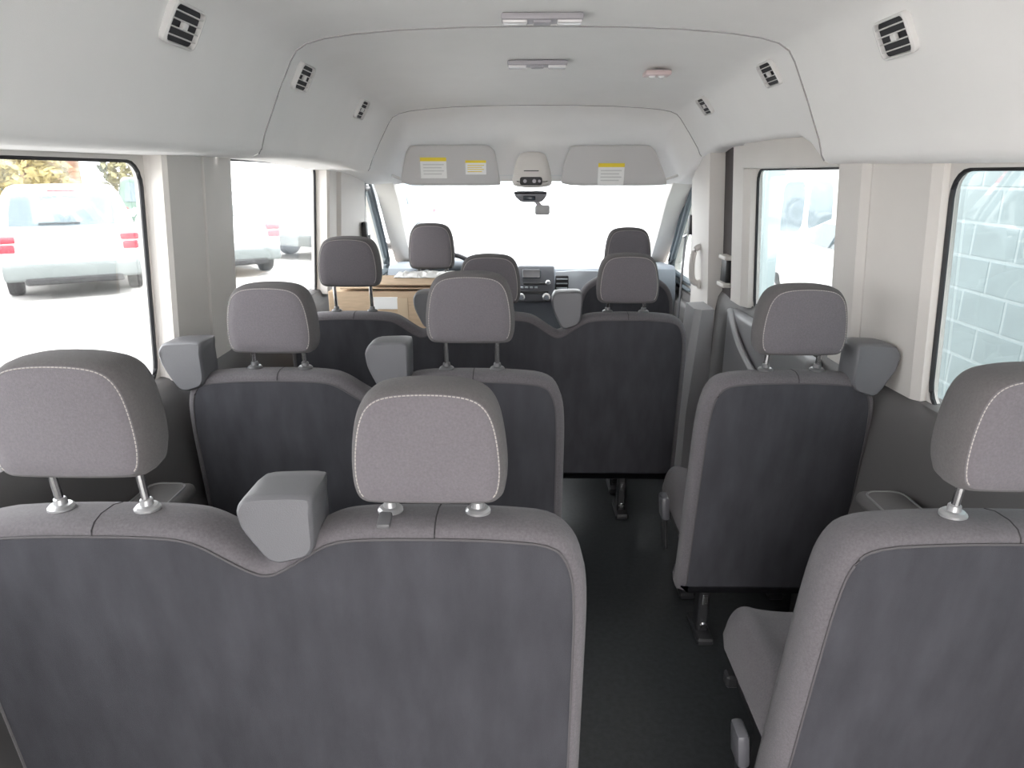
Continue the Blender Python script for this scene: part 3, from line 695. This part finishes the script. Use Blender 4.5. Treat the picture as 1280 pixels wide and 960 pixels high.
# white cargo van outside
t = thing('cargo_van', 'white cargo van with two rear door windows outside the sliding door window', 'van', (5.40, 13.8, GZ), math.radians(-14))
o = chaikin([(-1.05, .35), (-1.08, 1.2), (-1.02, 2.1), (-.92, 2.42), (.92, 2.42), (1.02, 2.1), (1.08, 1.2), (1.05, .35)], 2, True, .15)
MB().loft([xz(inset(o, d), y) for d, y in ((.06, 0), (.02, .03), (0, .10), (0, 4.2), (.05, 4.6))]).build('body', PAINTW, t, 40)
for sx in (-1, 1):
    MB().loft([xz([Vector((sx * p.x, p.y)) for p in chaikin([(.045, 1.0), (.045, 1.95), (.44, 1.92), (.48, 1.1), (.45, 1.0)], 2, True, .15)], y) for y in (-.012, .02)]).build('rear_window', CARGLASS, t, 20)
    MB().rbox((sx * .98, -.01, 1.3), (.12, .06, .7), .02, 2).build('tail_light', mat('pale_red_lens', (.5, .12, .12), .3), t)
    for yw in (.9, 3.9):
        MB().lathe((sx * .82, yw, .36), (sx, 0, 0), [(0, .2), (0, .34), (.04, .36), (.18, .36), (.2, .34), (.2, .1)], 20).build('wheel', TYRE, t)
MB().rbox((0, .05, .42), (2.1, .24, .22), .05, 2).build('rear_bumper', BUMP, t)

# brown house and trees past the white SUV
t = thing('brown_house', 'low brown wooden house far behind the white SUV', 'house', (-20.5, 25.5, GZ), math.radians(35))
MB().box((0, 0, 1.5), (8.0, 3.0, 3.0)).build('wall', BROWN, t, 0)
for k in range(14): MB().box((0, -1.51, .15 + k * .21), (8.0, .03, .19)).build('siding_board', BROWN, t, 0)
MB().loft([[Vector((x, -1.9, 2.9)), Vector((x, 0, 3.9)), Vector((x, 1.9, 2.9)), Vector((x, 1.9, 2.8)), Vector((x, 0, 3.75)), Vector((x, -1.9, 2.8))] for x in (-4.3, 4.3)]).build('roof', mat('roof_shingle', (.2, .17, .15), .9), t, 0)
for x in (-1.6, 1.6):
    f = MB().box((x, -1.55, 2.0), (1.1, .06, 1.2)).build('window', PAPER, t, 0)
    for dx in (-.25, .25): MB().box((x + dx, -1.585, 2.0), (.42, .03, 1.0)).build('pane', CARGLASS, f, 0)
def tree(loc, r, h, label, seed, col=LEAF):
    t = thing('leafy_tree', label, 'tree', loc, 0, 'trees behind the white SUV'); rd = random.Random(seed)
    MB().tube([(0, 0, 0), (.05, .03, h * .35), (-.04, .05, h * .7), (.05, 0, h * .95)], [.16, .12, .08, .03], 8).build('trunk', BARK, t)
    m = MB()
    for k in range(900):
        while True:
            p = Vector((rd.uniform(-1, 1), rd.uniform(-1, 1), rd.uniform(-1, 1)))
            if .25 < p.length < 1: break
        c = Vector((p.x * r, p.y * r, h * .62 + p.z * h * .42)); s = rd.uniform(.10, .22)
        u = Vector((rd.uniform(-1, 1), rd.uniform(-1, 1), rd.uniform(-1, 1))).normalized(); v = u.orthogonal().normalized()
        m.add([c - u * s, c - v * s * .5, c + u * s, c + v * s * .5], [(0, 1, 2, 3)])
    m.build('foliage', col, t, 0)['kind'] = 'stuff'
tree((-15.9, 23.0, GZ), 1.2, 3.6, 'bushy yellow-green tree in front of the brown house', 1)
tree((-16.0, 29.5, GZ), 1.2, 3.4, 'olive tree standing right of the brown house', 2, mat('olive_leaves', (.26, .24, .12), .8, noise=.3, nscale=2))
tree((-18.9, 23.0, GZ), .8, 3.0, 'small rust-tinted tree by the brown house windows', 3, mat('rust_leaves', (.33, .21, .10), .8, noise=.3, nscale=2))
